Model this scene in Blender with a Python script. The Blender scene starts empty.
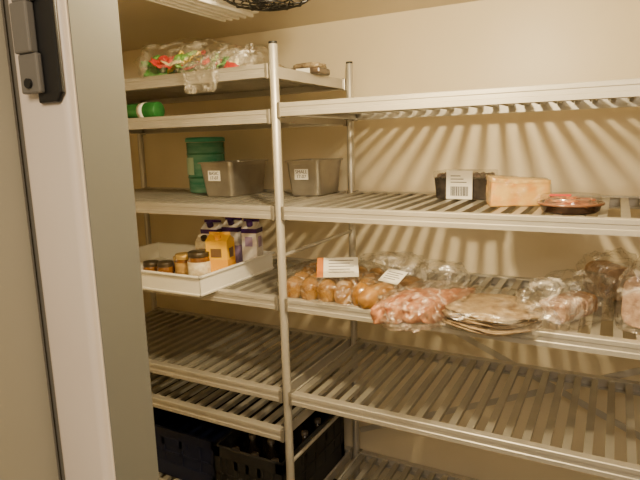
import bpy, bmesh, random
from math import *
from mathutils import Vector, Matrix, noise, Euler
random.seed(7)
SC=bpy.context.scene
COL=SC.collection

# ------------------------------------------------------------ camera
cam=bpy.data.cameras.new('camera'); co=bpy.data.objects.new('camera',cam); COL.objects.link(co)
yaw,pit,ro=radians(28.4),radians(10.06),radians(-1.63)
fw=Vector((-sin(yaw)*cos(pit),cos(yaw)*cos(pit),-sin(pit)))
rt=Vector((cos(yaw),sin(yaw),0)); up=rt.cross(fw)
xr=rt*cos(ro)+up*sin(ro); yu=up*cos(ro)-rt*sin(ro)
m=Matrix((xr,yu,-fw)).transposed().to_4x4(); m.translation=Vector((.8961,-1.4049,1.5118))
co.matrix_world=m
cam.lens=550.16/640*36; cam.sensor_width=36; cam.clip_start=.02
SC.camera=co

# ------------------------------------------------------------ materials
def mat(name,col,rough=.5,metal=0,col2=None,scale=20,bump=0,bscale=60,detail=4,alpha=1,trans=0,emit=None,lo=.35,hi=.65,stretch=None,coat=0,spec=.5):
    m=bpy.data.materials.new(name); m.use_nodes=True
    N=m.node_tree.nodes; L=m.node_tree.links; b=N['Principled BSDF']
    b.inputs['Base Color'].default_value=(*col,1); b.inputs['Roughness'].default_value=rough
    b.inputs['Metallic'].default_value=metal; b.inputs['Specular IOR Level'].default_value=spec
    b.inputs['Coat Weight'].default_value=coat
    b.inputs['Transmission Weight'].default_value=trans; b.inputs['Alpha'].default_value=alpha
    tc=N.new('ShaderNodeTexCoord'); src=tc.outputs['Object']
    if stretch:
        mp=N.new('ShaderNodeMapping'); mp.inputs['Scale'].default_value=stretch; L.new(src,mp.inputs[0]); src=mp.outputs[0]
    if col2:
        n=N.new('ShaderNodeTexNoise'); n.inputs['Scale'].default_value=scale; n.inputs['Detail'].default_value=detail; L.new(src,n.inputs['Vector'])
        r=N.new('ShaderNodeValToRGB'); r.color_ramp.elements[0].position=lo; r.color_ramp.elements[1].position=hi
        r.color_ramp.elements[0].color=(*col,1); r.color_ramp.elements[1].color=(*col2,1)
        L.new(n.outputs['Fac'],r.inputs[0]); L.new(r.outputs[0],b.inputs['Base Color'])
    if bump:
        n=N.new('ShaderNodeTexNoise'); n.inputs['Scale'].default_value=bscale; n.inputs['Detail'].default_value=3; L.new(src,n.inputs['Vector'])
        bp=N.new('ShaderNodeBump'); bp.inputs['Strength'].default_value=bump; bp.inputs['Distance'].default_value=.01
        L.new(n.outputs['Fac'],bp.inputs['Height']); L.new(bp.outputs[0],b.inputs['Normal'])
    return m
def plastic(name,tint=(.9,.84,.72),lo=.04,hi=.35,scale=14,rough=.2,bump=.35,gl=.16,g0=.035,gr=.18):
    """thin clear film: mostly transparent, milky along the creases, soft sheen at grazing angles"""
    m=bpy.data.materials.new(name); m.use_nodes=True
    N=m.node_tree.nodes; L=m.node_tree.links; b=N['Principled BSDF']; o=N['Material Output']
    b.inputs['Base Color'].default_value=(*tint,1); b.inputs['Roughness'].default_value=rough
    t=N.new('ShaderNodeBsdfTransparent'); t.inputs[0].default_value=(.98,.975,.95,1)
    tc=N.new('ShaderNodeTexCoord'); n=N.new('ShaderNodeTexNoise'); n.inputs['Scale'].default_value=scale; n.inputs['Detail'].default_value=4; n.inputs['Distortion'].default_value=1.5
    L.new(tc.outputs['Object'],n.inputs['Vector'])
    r=N.new('ShaderNodeMapRange'); r.inputs['From Min'].default_value=.5; r.inputs['From Max'].default_value=.68; r.inputs['To Min'].default_value=lo; r.inputs['To Max'].default_value=hi
    L.new(n.outputs['Fac'],r.inputs['Value'])
    bp=N.new('ShaderNodeBump'); bp.inputs['Strength'].default_value=bump; bp.inputs['Distance'].default_value=.01; L.new(n.outputs['Fac'],bp.inputs['Height'])
    L.new(bp.outputs[0],b.inputs['Normal'])
    mx=N.new('ShaderNodeMixShader'); L.new(r.outputs[0],mx.inputs[0]); L.new(t.outputs[0],mx.inputs[1]); L.new(b.outputs[0],mx.inputs[2])
    g=N.new('ShaderNodeBsdfGlossy'); g.inputs['Roughness'].default_value=gr; L.new(bp.outputs[0],g.inputs['Normal'])
    lw=N.new('ShaderNodeLayerWeight'); lw.inputs['Blend'].default_value=.25
    mr=N.new('ShaderNodeMapRange'); mr.inputs['To Min'].default_value=g0; mr.inputs['To Max'].default_value=gl
    L.new(lw.outputs['Facing'],mr.inputs['Value'])
    m2=N.new('ShaderNodeMixShader'); L.new(mr.outputs[0],m2.inputs[0]); L.new(mx.outputs[0],m2.inputs[1]); L.new(g.outputs[0],m2.inputs[2])
    L.new(m2.outputs[0],o.inputs['Surface'])
    return m
ALU=mat('aluminium',(.46,.435,.375),.38,.5,(.38,.36,.31),6,.05,300)
ALUB=mat('aluminium_beam',(.55,.52,.46),.40,.45,(.48,.455,.40),5)
STEEL=mat('steel',(.41,.385,.335),.28,.7,(.30,.28,.24),9)
WALL=mat('wall_panel',(.77,.68,.50),.42,0,(.725,.635,.46),2.5,.04,25)
CEIL=mat('ceiling_panel',(.70,.62,.46),.5,0,(.65,.57,.42),2)
FLOOR=mat('floor_vinyl',(.06,.055,.05),.6,0,(.085,.08,.07),30)
CREAM=mat('cream_frame',(.86,.75,.63),.4,0,(.80,.69,.58),3)
GREY=mat('grey_reveal',(.20,.20,.175),.45,.1,(.18,.18,.155),3)
LEAF=mat('door_leaf',(.43,.39,.285),.5,0,(.39,.355,.26),2)
BLACK=mat('black_plastic',(.012,.012,.012),.4)
GASKET=mat('gasket',(.16,.145,.115),.7)
WHITE=mat('white_plastic',(.88,.86,.80),.35)
LABEL=mat('label_paper',(.85,.83,.76),.6)
INK=mat('ink',(.02,.02,.025),.6)
NAVY=mat('navy_crate',(.004,.008,.035),.5)
DGREY=mat('charcoal_crate',(.010,.010,.010),.55)
CLEAR=plastic('clear_bag',tint=(.92,.86,.78),hi=.5,lo=.04,gl=.32,g0=.06,bump=.8,gr=.14); CLEAR2=plastic('clear_bag_thin',lo=.02,hi=.24,scale=18)
TOPF=plastic('top_bag_film',lo=.01,hi=.30,scale=16,bump=.6,gl=.2,g0=.03)
CLEAR3=plastic('clear_tray',lo=.04,hi=.10,scale=6,bump=.1,gl=.45,g0=.08,gr=.1)
BUNF=plastic('bun_pack_film',lo=.01,hi=.20,scale=28,bump=.8,gl=.42,g0=.09,gr=.12)
BUN=mat('bun_crust',(.18,.072,.008),.25,0,(.35,.18,.028),30,.15,80,coat=.5)
ROLL=mat('roll_crust',(.25,.115,.022),.4,0,(.40,.22,.06),18,.2,60)
HAM=mat('sausage_bun',(.27,.075,.022),.4,0,(.50,.24,.12),34,.2,60)
FLAT=mat('flatbread',(.36,.265,.15),.75,0,(.17,.105,.055),30,.5,60,lo=.42,hi=.68)
PALE=mat('pale_bread',(.52,.36,.22),.7,0,(.36,.22,.12),40,.4,70)
MOTT=mat('mottled_bread',(.62,.43,.31),.5,0,(.34,.19,.13),60,.4,60)
CRUST=mat('bread_crust',(.26,.12,.03),.55,0,(.40,.22,.07),22,.3,60)
CHEESE=mat('cheese',(.72,.34,.05),.4,0,(.80,.54,.17),34,.1,50)
RIND=mat('cheese_wrap',(.80,.58,.22),.3,0,(.62,.32,.06),40,.3,70)

# ------------------------------------------------------------ mesh helpers
def box(bm,x0,x1,y0,y1,z0,z1):
    r=bmesh.ops.create_cube(bm,size=1)
    for v in r['verts']:
        v.co=Vector(((x0+x1)/2+v.co.x*(x1-x0),(y0+y1)/2+v.co.y*(y1-y0),(z0+z1)/2+v.co.z*(z1-z0)))
    return r['verts']
def cyl(bm,a,b,r,r2=None,seg=20,caps=True):
    a=Vector(a);b=Vector(b);d=b-a
    M=Matrix.Translation((a+b)/2)@d.to_track_quat('Z','Y').to_matrix().to_4x4()
    return bmesh.ops.create_cone(bm,cap_ends=caps,segments=seg,radius1=r,radius2=r if r2 is None else r2,depth=d.length,matrix=M)['verts']
def lathe(bm,prof,seg=28,c=(0,0)):
    rings=[]
    for r,z in prof:
        rings.append([bm.verts.new((c[0]+max(r,1e-4)*cos(2*pi*i/seg),c[1]+max(r,1e-4)*sin(2*pi*i/seg),z)) for i in range(seg)])
    for a,b in zip(rings,rings[1:]):
        for i in range(seg): bm.faces.new((a[i],a[(i+1)%seg],b[(i+1)%seg],b[i]))
def extrude_x(bm,prof,x0,x1):
    A=[bm.verts.new((x0,y,z)) for y,z in prof]; B=[bm.verts.new((x1,y,z)) for y,z in prof]
    n=len(prof)
    for i in range(n): bm.faces.new((A[i],A[(i+1)%n],B[(i+1)%n],B[i]))
    bm.faces.new(A); bm.faces.new(B[::-1])
def blob(bm,sx,sy,sz,amp=.15,freq=2.,seed=0,p=.75,sub=4,flat=.55,ridge=0):
    r=bmesh.ops.create_icosphere(bm,subdivisions=sub,radius=1)
    for v in r['verts']:
        d=v.co.normalized()
        q=Vector([copysign(abs(c)**p,c) for c in d])
        s=1+amp*noise.fractal(d*freq+Vector((seed*7.1,seed*3.3,seed)),1,2,4)
        if ridge:
            a=noise.noise(d*freq*2.3+Vector((seed,5,seed*2))); s+=ridge*(1-2*sqrt(a*a+.004))
        q=q*s
        z=max(q.z,-flat)
        v.co=Vector((q.x*sx,q.y*sy,(z+flat)*sz/(1+flat)))
    return r['verts']
def mk(name,bm,mt,parent=None,loc=(0,0,0),rot=(0,0,0),label=None,cat=None,group=None,smooth=False,bevel=0,kind=None,seg=2):
    bmesh.ops.recalc_face_normals(bm,faces=bm.faces)
    me=bpy.data.meshes.new(name); bm.to_mesh(me); bm.free()
    if smooth:
        for f in me.polygons: f.use_smooth=True
    me.materials.append(mt)
    o=bpy.data.objects.new(name,me); COL.objects.link(o); tag(o,label,cat,group,kind)
    o.location=loc; o.rotation_euler=rot
    if parent: o.parent=parent
    if bevel:
        b=o.modifiers.new('b','BEVEL'); b.width=bevel; b.segments=seg; b.limit_method='ANGLE'; b.angle_limit=radians(40)
    return o
def tag(o,label,cat,group,kind=None):
    if label:o['label']=label
    if cat:o['category']=cat
    if group:o['group']=group
    if kind:o['kind']=kind
def empty(name,loc,rot=(0,0,0),label=None,cat=None,group=None):
    o=bpy.data.objects.new(name,None); o.empty_display_size=.05; COL.objects.link(o); o.location=loc;o.rotation_euler=rot; tag(o,label,cat,group); return o
def B(): return bmesh.new()
def onebox(name,d,mt,**k):
    bm=B(); box(bm,*d); return mk(name,bm,mt,**k)
def text(name,s,size,mt,parent,loc,rot,ext=.0003):
    c=bpy.data.curves.new(name,'FONT'); c.body=s; c.size=size; c.extrude=ext; c.align_x='CENTER'; c.align_y='CENTER'
    t=bpy.data.objects.new('tmp',c); COL.objects.link(t)
    dg=bpy.context.evaluated_depsgraph_get()
    me=bpy.data.meshes.new_from_object(t.evaluated_get(dg)); bpy.data.objects.remove(t)
    me.materials.clear(); me.materials.append(mt)
    o=bpy.data.objects.new(name,me); COL.objects.link(o); o.parent=parent; o.location=loc; o.rotation_euler=rot
    return o

# ------------------------------------------------------------ room
D=.519; YW=.619; ZC=1.974; XL=-1.30; XR=1.80; YF=-.936; YO=-.998
def wall(name,d,mt=WALL,bevel=0,seg=2): return onebox(name,d,mt,kind='structure',bevel=bevel,seg=seg)
wall('wall_back',(XL-.1,XR+.1,YW,YW+.1,0,ZC))
wall('wall_left',(XL-.1,XL,YF,YW,0,ZC))
wall('wall_right',(XR,XR+.1,YF,YW,0,ZC))
wall('ceiling',(XL-.1,XR+.1,YO,YW+.1,ZC,ZC+.08),CEIL)
wall('floor',(XL-.6,XR+.6,-2.6,YW+.1,-.05,0),FLOOR)
wall('wall_front_left',(XL-.1,.386,YO+.006,YF,0,ZC))
wall('wall_front_right',(1.40,XR+.1,YO+.006,YF,0,ZC))
wall('wall_front_top',(.386,1.40,YO+.006,YF,1.90,ZC))
wall('trim_1',(.386,.396,YO-.004,YF-.001,0,1.90),GREY)
t=wall('trim_2',(.311,.395,YO-.016,YO+.004,0,1.93),CREAM,bevel=.010,seg=5)
for p in t.data.polygons: p.use_smooth=True
wall('trim_3',(1.40,1.50,YO-.012,YO+.004,0,1.93),CREAM,bevel=.005)
wall('trim_4',(.304,.313,YO-.011,YO+.004,0,1.93),GASKET)
e=empty('door_1',(.305,YO-.011,0)); e['kind']='structure'
onebox('door_panel',(-.065,0,-.95,-.002,.02,1.92),LEAF,parent=e,bevel=.002)
onebox('door_seal',(-.001,.0008,-.005,-.003,.03,1.90),GASKET,parent=e)
# hinge
h=empty('door_hinge',(.383,YO-.016,1.56),label='black and grey metal door hinge bracket on the cream frame',cat='hinge')
bm=B()
pts=[(-.026,.0),(.004,.0),(.011,.010),(.011,.33),(-.026,.33)]
A=[bm.verts.new((x,0,z)) for x,z in pts];Bv=[bm.verts.new((x,-.006,z)) for x,z in pts]
for i in range(5): bm.faces.new((A[i],A[(i+1)%5],Bv[(i+1)%5],Bv[i]))
bm.faces.new(A);bm.faces.new(Bv)
mk('mounting_plate',bm,BLACK,parent=h,bevel=.002)
bm=B(); box(bm,-.042,-.012,-.013,-.006,.010,.050); box(bm,-.042,-.016,-.016,-.006,.050,.10); box(bm,-.042,-.012,-.013,-.006,.10,.33)
mk('hinge_arm',bm,mat('dull_metal',(.22,.205,.18),.5,.3),parent=h,bevel=.002,label='grey metal hinge arm')
for zz,yy in ((.02,-.013),(.12,-.013)):
    bm=B(); cyl(bm,(-.027,yy,zz),(-.027,yy-.003,zz),.005); mk('screw',bm,BLACK,parent=h)

# ------------------------------------------------------------ shelving
LL=1.09; RL=1.50
zA,zB,zC,zD,zE=1.628,1.324,1.0386,.727,.238
BP=[(-.012,0),(-.014,-.002),(-.014,-.012),(-.012,-.014),(-.012,-.024),(-.014,-.026),(-.014,-.038),(.012,-.038),(.012,-.033),(-.006,-.033),(-.006,-.006),(.012,-.006),(.012,0)]
PI=.049
def shelf(unit,ux,x0,x1,z):
    bm=B(); n=int((x1-x0-.04)/PI); off=((x1-x0)-n*PI)/2; hw=.0102
    for i in range(n+1):
        x=x0+off+i*PI
        box(bm,x-hw,x+hw,.006,D-.006,-.0075,-.004)
        box(bm,x-hw,x-hw+.003,.006,D-.006,-.018,-.0075)
        box(bm,x+hw-.003,x+hw,.006,D-.006,-.018,-.0075)
    for v in bm.verts: v.co.x-=ux
    s=mk('shelf',bm,ALU,parent=unit,loc=(0,0,z))
    bm=B(); extrude_x(bm,BP,x0-ux,x1-ux); mk('front_beam',bm,ALUB,parent=s)
    bm=B(); extrude_x(bm,[(D-y,zz) for y,zz in BP],x0-ux,x1-ux); mk('back_beam',bm,ALUB,parent=s)
    for xe in (x0+.004,x1-.004):
        onebox('end_rail',(xe-ux-.004,xe-ux+.004,.012,D-.012,-.036,-.002),ALUB,parent=s)
    for xe in (x0,x1):
        for yy in (0,D): onebox('corner_bracket',(xe-ux-.006,xe-ux+.006,yy-.0145,yy+.0145,-.042,.002),STEEL,parent=s,bevel=.002)
def post(unit,ux,x,y):
    bm=B(); cyl(bm,(x-ux,y,.02),(x-ux,y,1.795),.0135,seg=24)
    p=mk('post',bm,ALUB,parent=unit,smooth=False,bevel=.001)
    for f in p.data.polygons: f.use_smooth=len(f.vertices)==4
    bm=B(); cyl(bm,(x-ux,y,1.795),(x-ux,y,1.802),.0125); mk('end_cap',bm,DGREY,parent=p)
    bm=B(); cyl(bm,(x-ux,y,.0),(x-ux,y,.02),.02,.012); mk('foot',bm,DGREY,parent=p)
RU=empty('shelving_unit',(0,0,0),label='tall aluminium shelving unit with slatted shelves holding bread',cat='shelving unit',group='aluminium storage shelving')
LU=empty('shelving_unit',(-LL,0,0),label='aluminium slatted shelving unit with crates and steel pans',cat='shelving unit',group='aluminium storage shelving')
for x in (0,RL):
    for y in (0,D): post(RU,0,x,y)
for y in (0,D): post(LU,-LL,-LL,y)
for z in (zA,zB,zC,zD,zE): shelf(RU,0,.019,RL-.019,z)
for z in (1.7415,1.611,zB,zC,zD,.589,zE): shelf(LU,-LL,-LL+.019,-.019,z)
for z in (1.17,.47):
    bm=B(); cyl(bm,(0,.01,z),(0,D-.01,z),.006); mk('cross_rail',bm,ALUB,parent=RU)
for a,b in (((.01,D+.02,.32),(RL-.01,D+.02,.98)),((.01,D+.026,.98),(RL-.01,D+.026,.32))):
    bm=B(); a=Vector(a);b=Vector(b); d=(b-a).normalized(); n=Vector((-d.z,0,d.x))*.011
    vs=[a-n,a+n,b+n,b-n]; F=[bm.verts.new(v) for v in vs]; K=[bm.verts.new(v+Vector((0,.003,0))) for v in vs]
    bm.faces.new(F);bm.faces.new(K)
    for i in range(4): bm.faces.new((F[i],F[(i+1)%4],K[(i+1)%4],K[i]))
    mk('diagonal_brace',bm,ALUB,parent=RU)
S=lambda z:z-.004   # support height

# ------------------------------------------------------------ ceiling equipment
f=empty('ceiling_fixture',(-.15,-.27,ZC),label='white ribbed fixture mounted on the ceiling',cat='ceiling fixture')
bm=B(); box(bm,-.07,.07,-.35,.33,-.075,0); mk('housing',bm,WHITE,parent=f,bevel=.006)
for i in range(5): onebox('rib',(-.06+i*.026,-.05+i*.026,-.34,.32,-.086,-.074),WHITE,parent=f,bevel=.002)
f=empty('ceiling_fan',(.06,-.11,ZC),label='round black wire-guarded fan hanging from the ceiling',cat='fan')
bm=B(); cyl(bm,(0,0,0),(0,0,-.045),.11,seg=32); mk('housing',bm,DGREY,parent=f,bevel=.004)
bm=B()
for r in (.03,.05,.07,.09,.11,.13):
    k=40
    for i in range(k):
        a0=2*pi*i/k;a1=2*pi*(i+1)/k; z=-.105+.03*(r/.13)**3
        cyl(bm,(r*cos(a0),r*sin(a0),z),(r*cos(a1),r*sin(a1),z),.0022,seg=6)
for i in range(12):
    a=2*pi*i/12; cyl(bm,(.01*cos(a),.01*sin(a),-.106),(.1*cos(a),.1*sin(a),-.095),.002,seg=6); cyl(bm,(.1*cos(a),.1*sin(a),-.095),(.13*cos(a),.13*sin(a),-.04),.002,seg=6)
mk('wire_guard',bm,BLACK,parent=f)
for i in range(5):
    bm=B(); v=box(bm,.02,.105,-.025,.025,-.0015,.0015); mk('fan_blade',bm,DGREY,parent=f,loc=(0,0,-.07),rot=(radians(25),0,2*pi*i/5))
bm=B(); cyl(bm,(0,0,-.045),(0,0,-.09),.024); mk('hub',bm,BLACK,parent=f,bevel=.003)

# ceiling lamp (real light source)
LX,LY=.50,-.50
lp=empty('ceiling_lamp',(LX,LY,ZC),label='round bulkhead lamp on the ceiling',cat='lamp')
bm=B(); cyl(bm,(0,0,0),(0,0,-.02),.07,seg=32); mk('lamp_base',bm,WHITE,parent=lp)
L=bpy.data.lights.new('bulb','POINT'); L.energy=60; L.color=(1,.785,.46); L.shadow_soft_size=.032
lo=bpy.data.objects.new('bulb',L); COL.objects.link(lo); lo.location=(LX,LY,ZC-.085)
L=bpy.data.lights.new('corridor_lamp','AREA'); L.energy=26; L.color=(1,.81,.60); L.size=.6
lo=bpy.data.objects.new('corridor_lamp',L); COL.objects.link(lo); lo.location=(1.3,-2.3,2.2)
lo.rotation_euler=(Vector((.35,-1,1.0))-Vector((1.3,-2.3,2.2))).to_track_quat('-Z','Y').to_euler()
w=bpy.data.worlds.new('World'); SC.world=w; w.use_nodes=True
w.node_tree.nodes['Background'].inputs[0].default_value=(.9,.76,.54,1); w.node_tree.nodes['Background'].inputs[1].default_value=.28

# ------------------------------------------------------------ steel pans
def pan(x0,x1,y0,y1,z,h,lab,txt,lx):
    cx,cy=(x0+x1)/2,(y0+y1)/2; w,d=(x1-x0)/2,(y1-y0)/2
    e=empty('steel_pan',(cx,cy,z),label=lab,cat='food pan',group='steel pans on the shelf')
    bm=B()
    def ring(a,b,zz,r=.018,n=5):
        out=[]
        for sx,sy,a0 in ((1,1,0),(-1,1,90),(-1,-1,180),(1,-1,270)):
            for i in range(n):
                t=radians(a0+90*i/(n-1)); out.append(bm.verts.new((sx*(a-r)+r*abs(cos(t))*sx,sy*(b-r)+r*abs(sin(t))*sy,zz)))
        return out
    k=.84
    R=[ring(w*k-.004,d*k-.004,.0),ring(w*k,d*k,.006),ring(w*.955,d*.955,h-.018),ring(w*.965,d*.965,h-.012),ring(w*.965,d*.965,h-.002),ring(w+.004,d+.004,h),ring(w+.004,d+.004,h-.005),]
    IN=[ring(w*.955,d*.955,h-.001),ring(w*.95,d*.95,h-.014),ring(w*k-.004,d*k-.004,.008)]
    def br(a,b):
        n=len(a)
        for i in range(n): bm.faces.new((a[i],a[(i+1)%n],b[(i+1)%n],b[i]))
    for a,b in zip(R,R[1:]): br(a,b)
    br(R[5],IN[0]);br(IN[0],IN[1]);br(IN[1],IN[2]); bm.faces.new(R[0]); bm.faces.new(IN[2])
    mk('pan_body',bm,STEEL,parent=e)
    l=onebox('label_sticker',(-.028,.028,-.0006,.0006,-.019,.019),LABEL,parent=e,loc=(lx,-d*.955-.0012,h*.62),label='white handwritten sticker')
    text('handwriting',txt,.017,INK,l,(0,-.001,0),(pi/2,0,0))
    return e
pan(-.49,-.335,.21,.46,S(zB),.130,'tapered stainless steel pan with white sticker beside a green tub','BASIC\n17-07',-.005)
pan(-.170,-.025,.31,.505,S(zB),.130,'stainless steel pan with white handwritten sticker beside the post','SMALL\n17-07',-.004)
# green tub
e=empty('plastic_tub',(-.62,.42,S(zB)),label='translucent teal green plastic tub with lid behind a steel pan',cat='tub')
TEAL=mat('teal_plastic',(.06,.38,.27),.12,0,(.26,.60,.46),16,.05,30,stretch=(.5,.5,2.0),trans=.2,coat=.5)
bm=B(); lathe(bm,[(0,0),(.072,0),(.076,.008),(.0775,.10),(.0785,.205),(.0,.205)],36); mk('tub_body',bm,TEAL,parent=e,smooth=True)
DT=mat('dark_green_band',(.012,.20,.12),.3)
for zz in (.06,.155):
    bm=B(); lathe(bm,[(.077,zz),(.0795,zz+.002),(.0795,zz+.006),(.077,zz+.008)],36); mk('band',bm,DT,parent=e,smooth=True)
bm=B(); lathe(bm,[(0,.226),(.074,.226),(.081,.222),(.082,.208),(.077,.207)],36); mk('lid',bm,mat('teal_lid',(.07,.40,.28),.3),parent=e,smooth=True)
bm=B()
a0,a1=radians(215),radians(270); nn=10
for i in range(nn):
    t0=a0+(a1-a0)*i/nn; t1=a0+(a1-a0)*(i+1)/nn; r=.0802
    bm.faces.new([bm.verts.new((r*cos(t),r*sin(t),z)) for t,z in ((t0,.075),(t1,.075),(t1,.145),(t0,.145))])
bmesh.ops.remove_doubles(bm,verts=bm.verts,dist=.0001)
mk('paper_label',bm,mat('pale_green_label',(.45,.66,.50),.5),parent=e,smooth=True)

# ------------------------------------------------------------ berry punnet
e=empty('berry_punnet',(.465,.40,S(zB)),rot=(0,0,radians(-4)),label='black plastic berry punnet with white barcode label',cat='punnet')
bm=B(); box(bm,-.088,.088,-.055,.055,0,.070)
for v in bm.verts:
    if v.co.z<.01: v.co.x*=.93;v.co.y*=.9
mk('tray',bm,mat('black_tray',(.015,.013,.013),.25,0,(.05,.04,.035),35),parent=e,bevel=.004)
bm=B(); box(bm,-.09,.09,-.057,.057,.066,.090); mk('lid',bm,CLEAR3,parent=e,bevel=.004)
bm=B()
for i in range(7):
    for j in range(4):
        bmesh.ops.create_icosphere(bm,subdivisions=2,radius=.0105,matrix=Matrix.Translation((-.072+.024*i+random.uniform(-.003,.003),-.038+.025*j,.072)))
mk('berries',bm,mat('berries',(.02,.012,.03),.35,0,(.14,.07,.08),60),parent=e,smooth=True,kind='stuff')
l=onebox('paper_label',(-.044,.040,-.0612,-.0592,.002,.092),LABEL,parent=e,label='white label with barcode')
onebox('label_flap',(-.044,.040,-.06,-.0,.0905,.092),LABEL,parent=e)
bm=B(); x=-.030
random.seed(3)
while x<.026:
    wd=random.choice((.001,.002,.003)); box(bm,x,x+wd,-.0618,-.0610,.012,.042); x+=wd+random.choice((.0012,.002))
mk('barcode',bm,INK,parent=l)
bm=B()
for i in range(3): box(bm,-.030,.022-.01*i,-.0618,-.0610,.054+i*.010,.0565+i*.010)
mk('printed_lines',bm,INK,parent=l)

# cheese wedge
e=empty('cheese_wedge',(.648,.25,S(zB)),rot=(0,0,radians(18)),label='wrapped block of orange yellow cheese with pale top',cat='cheese')
def cheese(x0,x1,y,z0,z1,amp,sd):
    bm=B(); box(bm,x0,x1,-y,y,z0,z1)
    bmesh.ops.subdivide_edges(bm,edges=bm.edges[:],cuts=9,use_grid_fill=True)
    for v in bm.verts:
        v.co+=noise.noise_vector(v.co*28+Vector((sd,0,0)))*amp+noise.noise_vector(v.co*70+Vector((sd,0,0)))*amp*.4
        if z0<=0: v.co.z=max(v.co.z,0)
        v.co.z*=1-.9*v.co.x
        v.co.y*=1-1.6*(v.co.x)
    return bm
mk('cheese_body',cheese(-.079,.079,.05,0,.068,.003,0),CHEESE,parent=e,bevel=.003,smooth=True)
mk('rind',cheese(-.080,.080,.0515,.064,.076,.003,0),RIND,parent=e,bevel=.003,smooth=True)
bm=cheese(-.0815,.0815,.053,0,.078,.005,2); mk('wrapping_film',bm,plastic('cheese_film',tint=(.9,.75,.5),lo=.01,hi=.15,gl=.3,g0=.06,scale=22,bump=.6),parent=e,smooth=True)
# deli tray
e=empty('deli_tray',(.797,.115,S(zB)),rot=(0,0,0),label='round shallow clear plastic tray with red sliced meat',cat='deli tray')
bm=B(); lathe(bm,[(0,0),(.060,0),(.068,.006),(.072,.020),(.077,.021),(.077,.025),(.070,.025),(.064,.010),(0,.006)],32); mk('base',bm,mat('dark_tray',(.05,.022,.012),.2),parent=e,smooth=True)
RM=mat('red_meat',(.48,.08,.010),.25,0,(.66,.24,.04),40,.3,60); DM=mat('dark_meat',(.12,.035,.015),.3,0,(.24,.08,.03),30)
bm=B(); lathe(bm,[(0,.006),(.060,.008),(.066,.018),(.060,.028),(.03,.031),(0,.031)],32)
for v in bm.verts: v.co.z+=.003*noise.noise(v.co*40)
mk('meat_filling',bm,mat('meat_filling',(.42,.09,.015),.3,0,(.10,.03,.015),34,.4,60),parent=e,smooth=True)
for i in range(8):
    a=i*.8; r=.040
    bm=B(); lathe(bm,[(0,.0305),(.018,.0305),(.018,.0345),(0,.0355)],16,(r*cos(a),r*sin(a)))
    mk('meat_slice',bm,DM if i%3==1 else RM,parent=e)
bm=B(); lathe(bm,[(.075,.024),(.073,.038),(.067,.045),(0,.046)],32); mk('lid',bm,CLEAR3,parent=e,smooth=True)
bm=B(); lathe(bm,[(.073,.027),(.079,.026),(.079,.021),(.074,.020)],32); mk('rim',bm,mat('brown_rim',(.20,.09,.045),.2),parent=e,smooth=True)
onebox('sticker',(-.045,.004,-.060,-.024,.0464,.0472),mat('red_sticker',(.66,.025,.008),.4),parent=e,label='red sticker')

# ------------------------------------------------------------ white tray with jars and cartons
TX0,TX1,TY0,TY1=-.84,-.25,-.095,.33
e=empty('bakery_tray',((TX0+TX1)/2,(TY0+TY1)/2,S(zC)),label='shallow white plastic crate overhanging the shelf edge',cat='plastic crate')
W,DD=(TX1-TX0)/2,(TY1-TY0)/2
onebox('tray_floor',(-W+.006,W-.006,-DD+.006,DD-.006,0,.006),WHITE,parent=e)
for d in ((-W,W,-DD,-DD+.005),(-W,W,DD-.005,DD),(-W,-W+.005,-DD,DD),(W-.005,W,-DD,DD)):
    onebox('tray_side',(*d,0,.068),WHITE,parent=e,bevel=.002)
for d in ((-W-.007,W+.007,-DD-.007,-DD+.005),(-W-.007,W+.007,DD-.005,DD+.007),(-W-.007,-W+.005,-DD-.007,DD+.007),(W-.005,W+.007,-DD-.007,DD+.007)):
    onebox('tray_rim',(*d,.062,.070),WHITE,parent=e,bevel=.003)
for d in ((-W-.003,W+.003,-DD-.003,-DD+.003),(W-.003,W+.003,-DD-.003,DD+.003)):
    onebox('lower_rib',(*d,.004,.010),WHITE,parent=e,bevel=.001)
ZT=S(zC)+.006
def jar(x,y,r,h,lab,content,lidmat,labmat=None,lidh=.014):
    e=empty('glass_jar',(x,y,ZT),label=lab,cat='jar',group='jars in the white crate')
    H=h-lidh
    bm=B(); lathe(bm,[(0,0),(r*.9,0),(r,.004),(r,H*.8),(r*.88,H*.97),(r*.88,H),(0,H)],24); mk('jar_body',bm,content,parent=e,smooth=True)
    bm=B(); lathe(bm,[(r*.93,H-.003),(r*.95,H),(r*.95,h-.002),(r*.9,h),(0,h-.001)],24); mk('lid',bm,lidmat,parent=e,smooth=True)
    if labmat:
        bm=B(); lathe(bm,[(r+.0003,H*.15),(r+.0008,H*.15),(r+.0008,H*.80),(r+.0003,H*.80)],24); mk('paper_label',bm,labmat,parent=e,smooth=True)
GOLD=mat('gold_lid',(.60,.40,.12),.3,.4); BRN=mat('brown_content',(.14,.05,.012),.1,0,(.26,.11,.02),25,coat=.6)
DLID=mat('dark_lid',(.05,.036,.02),.3); CRM=mat('cream_label',(.80,.74,.58),.5,0,(.60,.50,.32),60)
jar(-.385,.065,.041,.106,'glass jar with cream label and dark lid',BRN,DLID,CRM,.015)
jar(-.470,.085,.036,.088,'small brown glass jar with gold lid',BRN,GOLD,mat('tan_label',(.42,.25,.07),.5))
jar(-.548,.065,.031,.056,'tiny dark brown jar with dark lid',BRN,DLID)
jar(-.56,.16,.030,.058,'tiny dark brown jar with gold lid',BRN,GOLD)
jar(-.625,.07,.031,.050,'tiny dark brown jar with dark lid',BRN,DLID)
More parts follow.
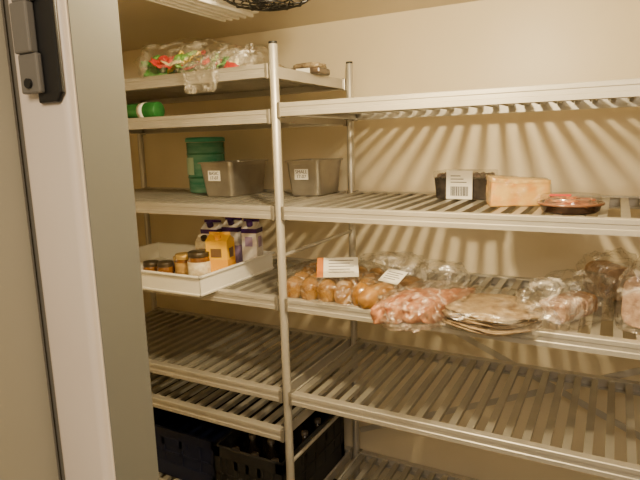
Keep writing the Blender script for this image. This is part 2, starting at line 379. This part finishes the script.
def carton(x,y,w,d,h,rz,lab,m1,m2,capm,band=.35,tilt=0,m3=None,panel=None):
    e=empty('drink_carton',(x,y,ZT),rot=(0,tilt,rz),label=lab,cat='carton',group='cartons in the white crate')
    bm=B()
    v=[bm.verts.new(p) for p in [(-w,-d,0),(w,-d,0),(w,d,0),(-w,d,0),(-w,-d,h*.84),(w,-d,h*.84),(w,d,h*.84),(-w,d,h*.84),(-w,0,h*.95),(w,0,h*.95),(-w,0,h),(w,0,h)]]
    for q in [(0,1,2,3),(0,1,5,4),(1,2,6,5),(2,3,7,6),(3,0,4,7),(4,5,9,8),(6,7,8,9),(5,6,9),(7,4,8),(8,9,11,10)]: bm.faces.new([v[i] for i in q])
    mk('carton_body',bm,m1,parent=e)
    bm=B(); box(bm,-w-.0006,w+.0006,-d-.0006,d+.0006,h*band*.2,h*band); mk('printed_band',bm,m2,parent=e)
    if m3:
        bm=B(); box(bm,-w-.0006,w+.0006,-d-.0006,d+.0006,h*.75,h*.835); mk('top_band',bm,m3,parent=e)
        bm=B(); box(bm,-w-.0006,w+.0006,-.004,.004,h*.955,h*1.003); mk('top_fold',bm,m3,parent=e)
    if panel:
        onebox('printed_panel',(-w*.55,w*.45,-d-.0012,-d+.001,h*.50,h*.68),panel,parent=e)
        onebox('printed_panel',(w-.001,w+.0012,-d*.5,d*.5,h*.48,h*.68),panel,parent=e)
    bm=B(); cyl(bm,(0,-d*.5,h*.88),(0,-d*.75,h*.98),.012); mk('cap',bm,capm,parent=e,bevel=.002)
CW=mat('carton_white',(.78,.75,.70),.4,0,(.70,.65,.62),30); PUR=mat('purple',(.045,.012,.11),.4); YEL=mat('juice_yellow',(.92,.52,.01),.4); ORA=mat('juice_orange',(.88,.42,.008),.4)
LIL=mat('lilac',(.36,.27,.46),.4); DKP=mat('dark_print',(.16,.09,.04),.5)
carton(-.328,.115,.040,.034,.170,radians(14),'yellow orange juice carton',YEL,ORA,ORA,.45,panel=DKP)
carton(-.450,.23,.034,.034,.192,radians(8),'white and purple milk carton',CW,PUR,PUR,.3,m3=PUR,panel=LIL)
carton(-.370,.255,.034,.032,.202,radians(5),'white and purple milk carton',CW,LIL,PUR,.5,m3=PUR)
carton(-.420,.150,.032,.026,.150,radians(14),'small cream coloured carton',CRM,GOLD,DLID,.3,panel=DKP)
carton(-.292,.26,.030,.028,.198,radians(10),'white milk carton with purple cap',CW,PUR,PUR,.22,m3=PUR,panel=LIL)

# ------------------------------------------------------------ breads on the middle shelf
ZS=S(zC)
def bag(name,loc,sx,sy,sz,rz,lab,mt=CLEAR,seed=1,amp=.25,ridge=.08,sub=5,freq=2.2,cat='plastic bag',flat=.5,p=.7):
    bm=B(); blob(bm,sx,sy,sz,amp,freq,seed,p,sub,flat,ridge)
    return mk(name,bm,mt,loc=loc,rot=(0,0,rz),label=lab,cat=cat,smooth=True)
def loaf(name,loc,sx,sy,sz,rz,mt,lab,cat,group,seed=0,amp=.06,rx=0,p=.9):
    bm=B(); blob(bm,sx,sy,sz,amp,2,seed,p,4,.6)
    return mk(name,bm,mt,loc=loc,rot=(rx,0,rz),label=lab,cat=cat,group=group,smooth=True)
k=0
for i in range(5):
    for j in range(4):
        k+=1
        loaf('bread_bun',(.022+i*.058-j*.012,.035+j*.066,ZS+.001),.0315,.036,.066,random.random()*.5,BUN,'glossy golden brown bun in a clear bag','bun','brown buns in a clear bag',k)
bag('plastic_bag',(.115,.145,ZS),.170,.158,.088,-.15,'clear bag wrapped around brown buns with white label',BUNF,4,.08,.03,p=.6)
o=onebox('paper_label',(-.064,.064,-.046,.046,0,.0012),LABEL,loc=(.150,.085,ZS+.094),rot=(radians(28),0,radians(26)),label='white printed label lying on the bun bag',cat='label')
onebox('orange_print',(-.064,-.044,-.046,.046,.0012,.0018),mat('orange_print',(.55,.18,.03),.5),parent=o)
bm=B()
for i in range(5): box(bm,-.028,.05-.012*(i%2),.030-.014*i,.0325-.014*i,.0012,.0017)
mk('printed_lines',bm,INK,parent=o)
bag('plastic_bag',(.225,.36,ZS),.12,.10,.088,.3,'crumpled empty clear plastic bag behind the buns',CLEAR,9,.2,.05)
for a in ((.305,.05,1.15),(.345,.15,1.1)):
    loaf('bread_roll',(a[0],a[1],ZS+.001),.078,.034,.064,a[2],ROLL,'long golden brown bread roll in a clear bag','bread roll','rolls in a clear bag',int(a[0]*100))
bag('plastic_bag',(.32,.11,ZS),.072,.115,.074,-.2,'clear bag around two golden bread rolls',BUNF,12,.10,.03)
o=onebox('paper_label',(-.038,.038,-.028,.028,0,.0012),LABEL,loc=(.33,.09,ZS+.080),rot=(radians(30),0,radians(-22)),label='white printed label on the roll bag',cat='label')
bm=B()
for i in range(4): box(bm,-.028,.028-.01*(i%2),.014-.009*i,.016-.009*i,.0012,.0017)
mk('printed_lines',bm,INK,parent=o)
for i in range(4):
    loaf('hot_dog_bun',(.390+i*.034+i*.006,-.015+i*.018,ZS+.001),.024,.115,.060+.006*(i%2),radians(-20),HAM,'long reddish brown hot dog bun in a clear bag','hot dog bun','hot dog buns in a bag',20+i,.16,p=.7)
bag('plastic_bag',(.452,.015,ZS),.090,.150,.078,radians(-20),'clear crinkled bag of hot dog buns at the shelf edge',plastic('bun_film',tint=(.92,.76,.64),lo=.03,hi=.5,scale=30,bump=1.,gl=.38,g0=.10,gr=.12),22,.14,.07,freq=2.8)
bag('plastic_bag',(.42,.29,ZS),.08,.08,.085,.4,'crumpled clear plastic bag behind the hot dog buns',CLEAR,25,.2,.06)
# flat breads
for i in range(6):
    bm=B(); bmesh.ops.create_grid(bm,x_segments=40,y_segments=40,size=.115)
    for v in bm.verts:
        x,y=v.co.x/.115,v.co.y/.115
        q=Vector((x*sqrt(1-y*y/2),y*sqrt(1-x*x/2)))
        rr=1+.04*noise.noise(Vector((q.x*1.2,q.y*1.2,i*3)))
        v.co=Vector((q.x*.124*rr,q.y*.112*rr,.007*noise.noise(Vector((x*1.2,y*1.2,.3)))+.002*noise.noise(Vector((x*4,y*4,i)))))
        v.co.z-=.006*(q.length**4)
    o=mk('flatbread',bm,FLAT,loc=(.622+random.uniform(-.009,.009),.035+random.uniform(-.009,.009),ZS+.011+i*.0064),rot=(0,0,random.random()*.8),label='thin round browned flatbread in a stack',cat='flatbread',group='stack of flatbreads',smooth=True)
    s=o.modifiers.new('s','SOLIDIFY'); s.thickness=.0042
bag('plastic_bag',(.630,.06,ZS),.148,.142,.064,.2,'thin clear bag around a stack of flatbreads',plastic('film',lo=.01,hi=.18,scale=18,bump=.6,gl=.3,g0=.05),31,.12,.04)
def sliced(name,x,y,rz,n,w,h,t,mt,lab,seed,lean=0,group='sliced bread in clear bags'):
    e=empty(name,(x,y,ZS+.001),rot=(0,0,rz),label=lab,cat='bread',group=group)
    for i in range(n):
        bm=B(); rings=[]
        K=28
        for yy,sc in ((0,.96),(.0012,1),(t-.0012,1),(t,.96)):
            rg=[]
            for k in range(K):
                a=2*pi*k/K; cx=copysign(abs(cos(a))**.5,cos(a)); cz=copysign(abs(sin(a))**.55,sin(a))
                rr=sc*(1+.05*noise.noise(Vector((cx*1.5,cz*1.5,seed+i*.3))))
                rg.append(bm.verts.new((cx*w*rr,yy,max(0,h/2+cz*h/2*rr))))
            rings.append(rg)
        for a,b in zip(rings,rings[1:]):
            for k in range(K): bm.faces.new((a[k],a[(k+1)%K],b[(k+1)%K],b[k]))
        bm.faces.new(rings[0]);bm.faces.new(rings[-1])
        mk('bread_slice',bm,mt if i not in (n-1,) else CRUST,parent=e,loc=(random.uniform(-.003,.003),-n*t/2+i*(t+.0015),0),rot=(lean+random.uniform(-.04,.04),0,random.uniform(-.05,.05)))
    return e
sliced('bread_loaf',.80,.14,radians(-28),8,.040,.056,.017,MOTT,'pale sliced loaf in a crumpled clear bag',1)
bag('plastic_bag',(.80,.15,ZS),.078,.145,.110,radians(-25),'crumpled clear bag of pale sliced bread',CLEAR,43,.22,.09,freq=2.8)
sliced('bread_loaf',.895,.40,radians(35),7,.046,.095,.015,PALE,'speckled sliced loaf in a clear bag by the wall',3)
bag('plastic_bag',(.895,.40,ZS),.080,.088,.132,.3,'clear bag around a speckled sliced loaf',CLEAR,53,.16,.07,freq=2.8)
sliced('bread_loaf',1.05,.40,radians(-20),7,.050,.105,.016,PALE,'pale sliced loaf at the wall in clear plastic',6)
sliced('bread_loaf',1.000,.17,radians(-18),10,.055,.128,.014,MOTT,'mottled pinkish beige sliced bread pack standing upright',5)
bag('plastic_bag',(1.000,.17,ZS),.068,.110,.158,radians(-18),'clear bag around mottled sliced bread',CLEAR,57,.12,.06,p=.6,freq=2.8)

# ------------------------------------------------------------ top shelves
ZT1=S(1.7415)
cols=[(.03,.28,.03),(.70,.60,.32),(.55,.02,.008),(.80,.48,.02),(.05,.20,.03),(.12,.30,.04)]
LM=[mat('leaf_tone_%d'%i,c,.45,0,tuple(min(1,x*1.5+.03) for x in c),40,.3,60) for i,c in enumerate(cols)]
random.seed(11)
seq=[0,5,2,0,4,3,5,2,0,5,3,1,4,5,2,3,1,5,2,1,1,4]
for i,ci in enumerate(seq):
    t=i/len(seq)
    x=-.525+.32*t+random.uniform(-.02,.02); y=.04+random.uniform(-.03,.07); z=ZT1+.004+random.uniform(0,.045)*(1-.4*t)
    bm=B(); bmesh.ops.create_grid(bm,x_segments=14,y_segments=14,size=.044)
    sd=Vector((i*3.1,i*1.7,0))
    for v in bm.verts:
        q=v.co/.044; r=1+.3*noise.noise(q*1.3+sd)
        v.co=Vector((v.co.x*r,v.co.y*.66*r*(1-.3*q.x*q.x),.022*noise.noise(q*1.4+sd)+.006*noise.noise(q*4+sd)+.014))
    o=mk('salad_leaf',bm,LM[ci],loc=(x,y,z),rot=(random.uniform(.1,1.1),random.uniform(-.4,.4),random.uniform(-.9,.9)),label='crumpled salad leaf or vegetable piece in a clear bag',cat='salad leaf',group='mixed vegetables in the top bag',smooth=True)
    s=o.modifiers.new('s','SOLIDIFY'); s.thickness=.004
bag('plastic_bag',(-.375,.07,ZT1),.165,.10,.112,.1,'clear bag of green and red food on top shelf',TOPF,70,.18,.06,freq=2.4)
bag('plastic_bag',(-.19,.06,ZT1),.12,.085,.076,-.1,'crumpled translucent bag spilling towards the shelf edge',TOPF,73,.22,.08,freq=2.6)
bm=B(); blob(bm,.060,.012,.11,.3,2.5,75,.7,5,.8,.10)
mk('plastic_bag',bm,CLEAR,loc=(-.25,-.030,ZT1-.065),label='loose clear plastic flap hanging over the shelf edge',cat='plastic bag',smooth=True)
TANP=mat('tan_pack',(.10,.065,.035),.4,0,(.36,.28,.16),34); BP2=mat('black_pack',(.03,.025,.02),.3,0,(.12,.08,.05),30)
for x,y,r,hh in ((-.15,.20,.25,.016),(-.045,.30,.1,.022)):
    e=empty('flat_pack',(x,y,ZT1),rot=(0,0,r),label='small flat dark tray pack with pale label',cat='food pack',group='flat packs on the top shelf')
    onebox('tray',(-.055,.055,-.05,.05,0,hh),BP2,parent=e,bevel=.006)
    onebox('paper_label',(-.03,.02,-.0508,-.0502,.003,hh-.004),LABEL,parent=e)
    bm=B(); blob(bm,.05,.042,.016,.2,2.5,int(90+x*100),.6,4,.4,.1); mk('top_wrap',bm,TANP,parent=e,loc=(0,0,hh),smooth=True)
e=empty('green_tin',(-.60,.045,S(1.611)+.029),rot=(0,pi/2,0),label='green cylindrical tin lying on its side',cat='tin')
GRN=mat('green_tin',(.010,.10,.02),.3,.1,(.03,.18,.04),20)
bm=B(); lathe(bm,[(0,-.10),(.026,-.10),(.0285,-.098),(.0285,.098),(.026,.10),(0,.10)]); mk('tin_body',bm,GRN,parent=e,smooth=True)
bm=B(); lathe(bm,[(.0287,.02),(.0291,.02),(.0291,.045),(.0287,.045)]); mk('paper_label',bm,LABEL,parent=e,smooth=True)

# ------------------------------------------------------------ crates at the bottom
def crate(x0,x1,y0,y1,z,h,mt,lab,rz=0,solid=False):
    W,DD=(x1-x0)/2,(y1-y0)/2
    e=empty('bottle_crate',((x0+x1)/2,(y0+y1)/2,z),rot=(0,0,rz),label=lab,cat='crate',group='crates on the bottom shelf')
    onebox('crate_base',(-W,W,-DD,DD,0,.008),mt,parent=e)
    for nm,ax,s in (('crate_side',0,-1),('crate_side',0,1),('crate_side',1,-1),('crate_side',1,1)):
        bm=B(); l=W if ax else DD; o=(DD if ax else W)*s
        def bx(a,b,c,d,t=.006):
            if ax: box(bm,a,b,min(o,o-s*t),max(o,o-s*t),c,d)
            else: box(bm,min(o,o-s*t),max(o,o-s*t),a,b,c,d)
        bx(-l,l,.008,h*.3); bx(-l,l,h*.82,h,.012)
        bx(-l,-l+.03,.008,h); bx(l-.03,l,.008,h)
        n=5
        for i in range(n): c=-l+2*l*(i+1)/(n+1); bx(c-.008,c+.008,h*.3,h*.82)
        bx(-l*.45,l*.45,h*.66,h*.82); bx(-l,l,h*.5,h*.54)
        if solid:
            if ax: box(bm,-l,l,min(o-s*.003,o-s*.006),max(o-s*.003,o-s*.006),.01,h*.95)
            else: box(bm,min(o-s*.003,o-s*.006),max(o-s*.003,o-s*.006),-l,l,.01,h*.95)
        mk(nm,bm,mt,parent=e,bevel=.001)
    return e
ZB=S(zE)
crate(-.88,-.34,.04,.48,ZB,.20,NAVY,'dark navy blue plastic bottle crate on the bottom shelf',solid=True)
crate(-.325,-.03,.0,.47,ZB,.22,DGREY,'dark grey plastic crate holding small bottles',solid=True)
def bottle(x,y,r,h,mt,capm,lab):
    e=empty('bottle',(x,y,ZB+.008),label=lab,cat='bottle',group='bottles in the dark crates')
    bm=B(); lathe(bm,[(0,0),(r,0),(r,h*.6),(r*.4,h*.8),(r*.4,h),(0,h)],18); mk('bottle_body',bm,mt,parent=e,smooth=True)
    bm=B(); lathe(bm,[(r*.46,h*.93),(r*.46,h*1.01),(0,h*1.01)],18); mk('cap',bm,capm,parent=e,smooth=True)
DB=mat('dark_bottle',(.02,.015,.01),.1); DC=mat('dull_cap',(.12,.10,.08),.4,.3)
for i in range(3):
    for j in range(4):
        bottle(-.27+i*.085,.06+j*.105,.03,.18,DB,DC,'dark glass bottle with metal cap in a crate')
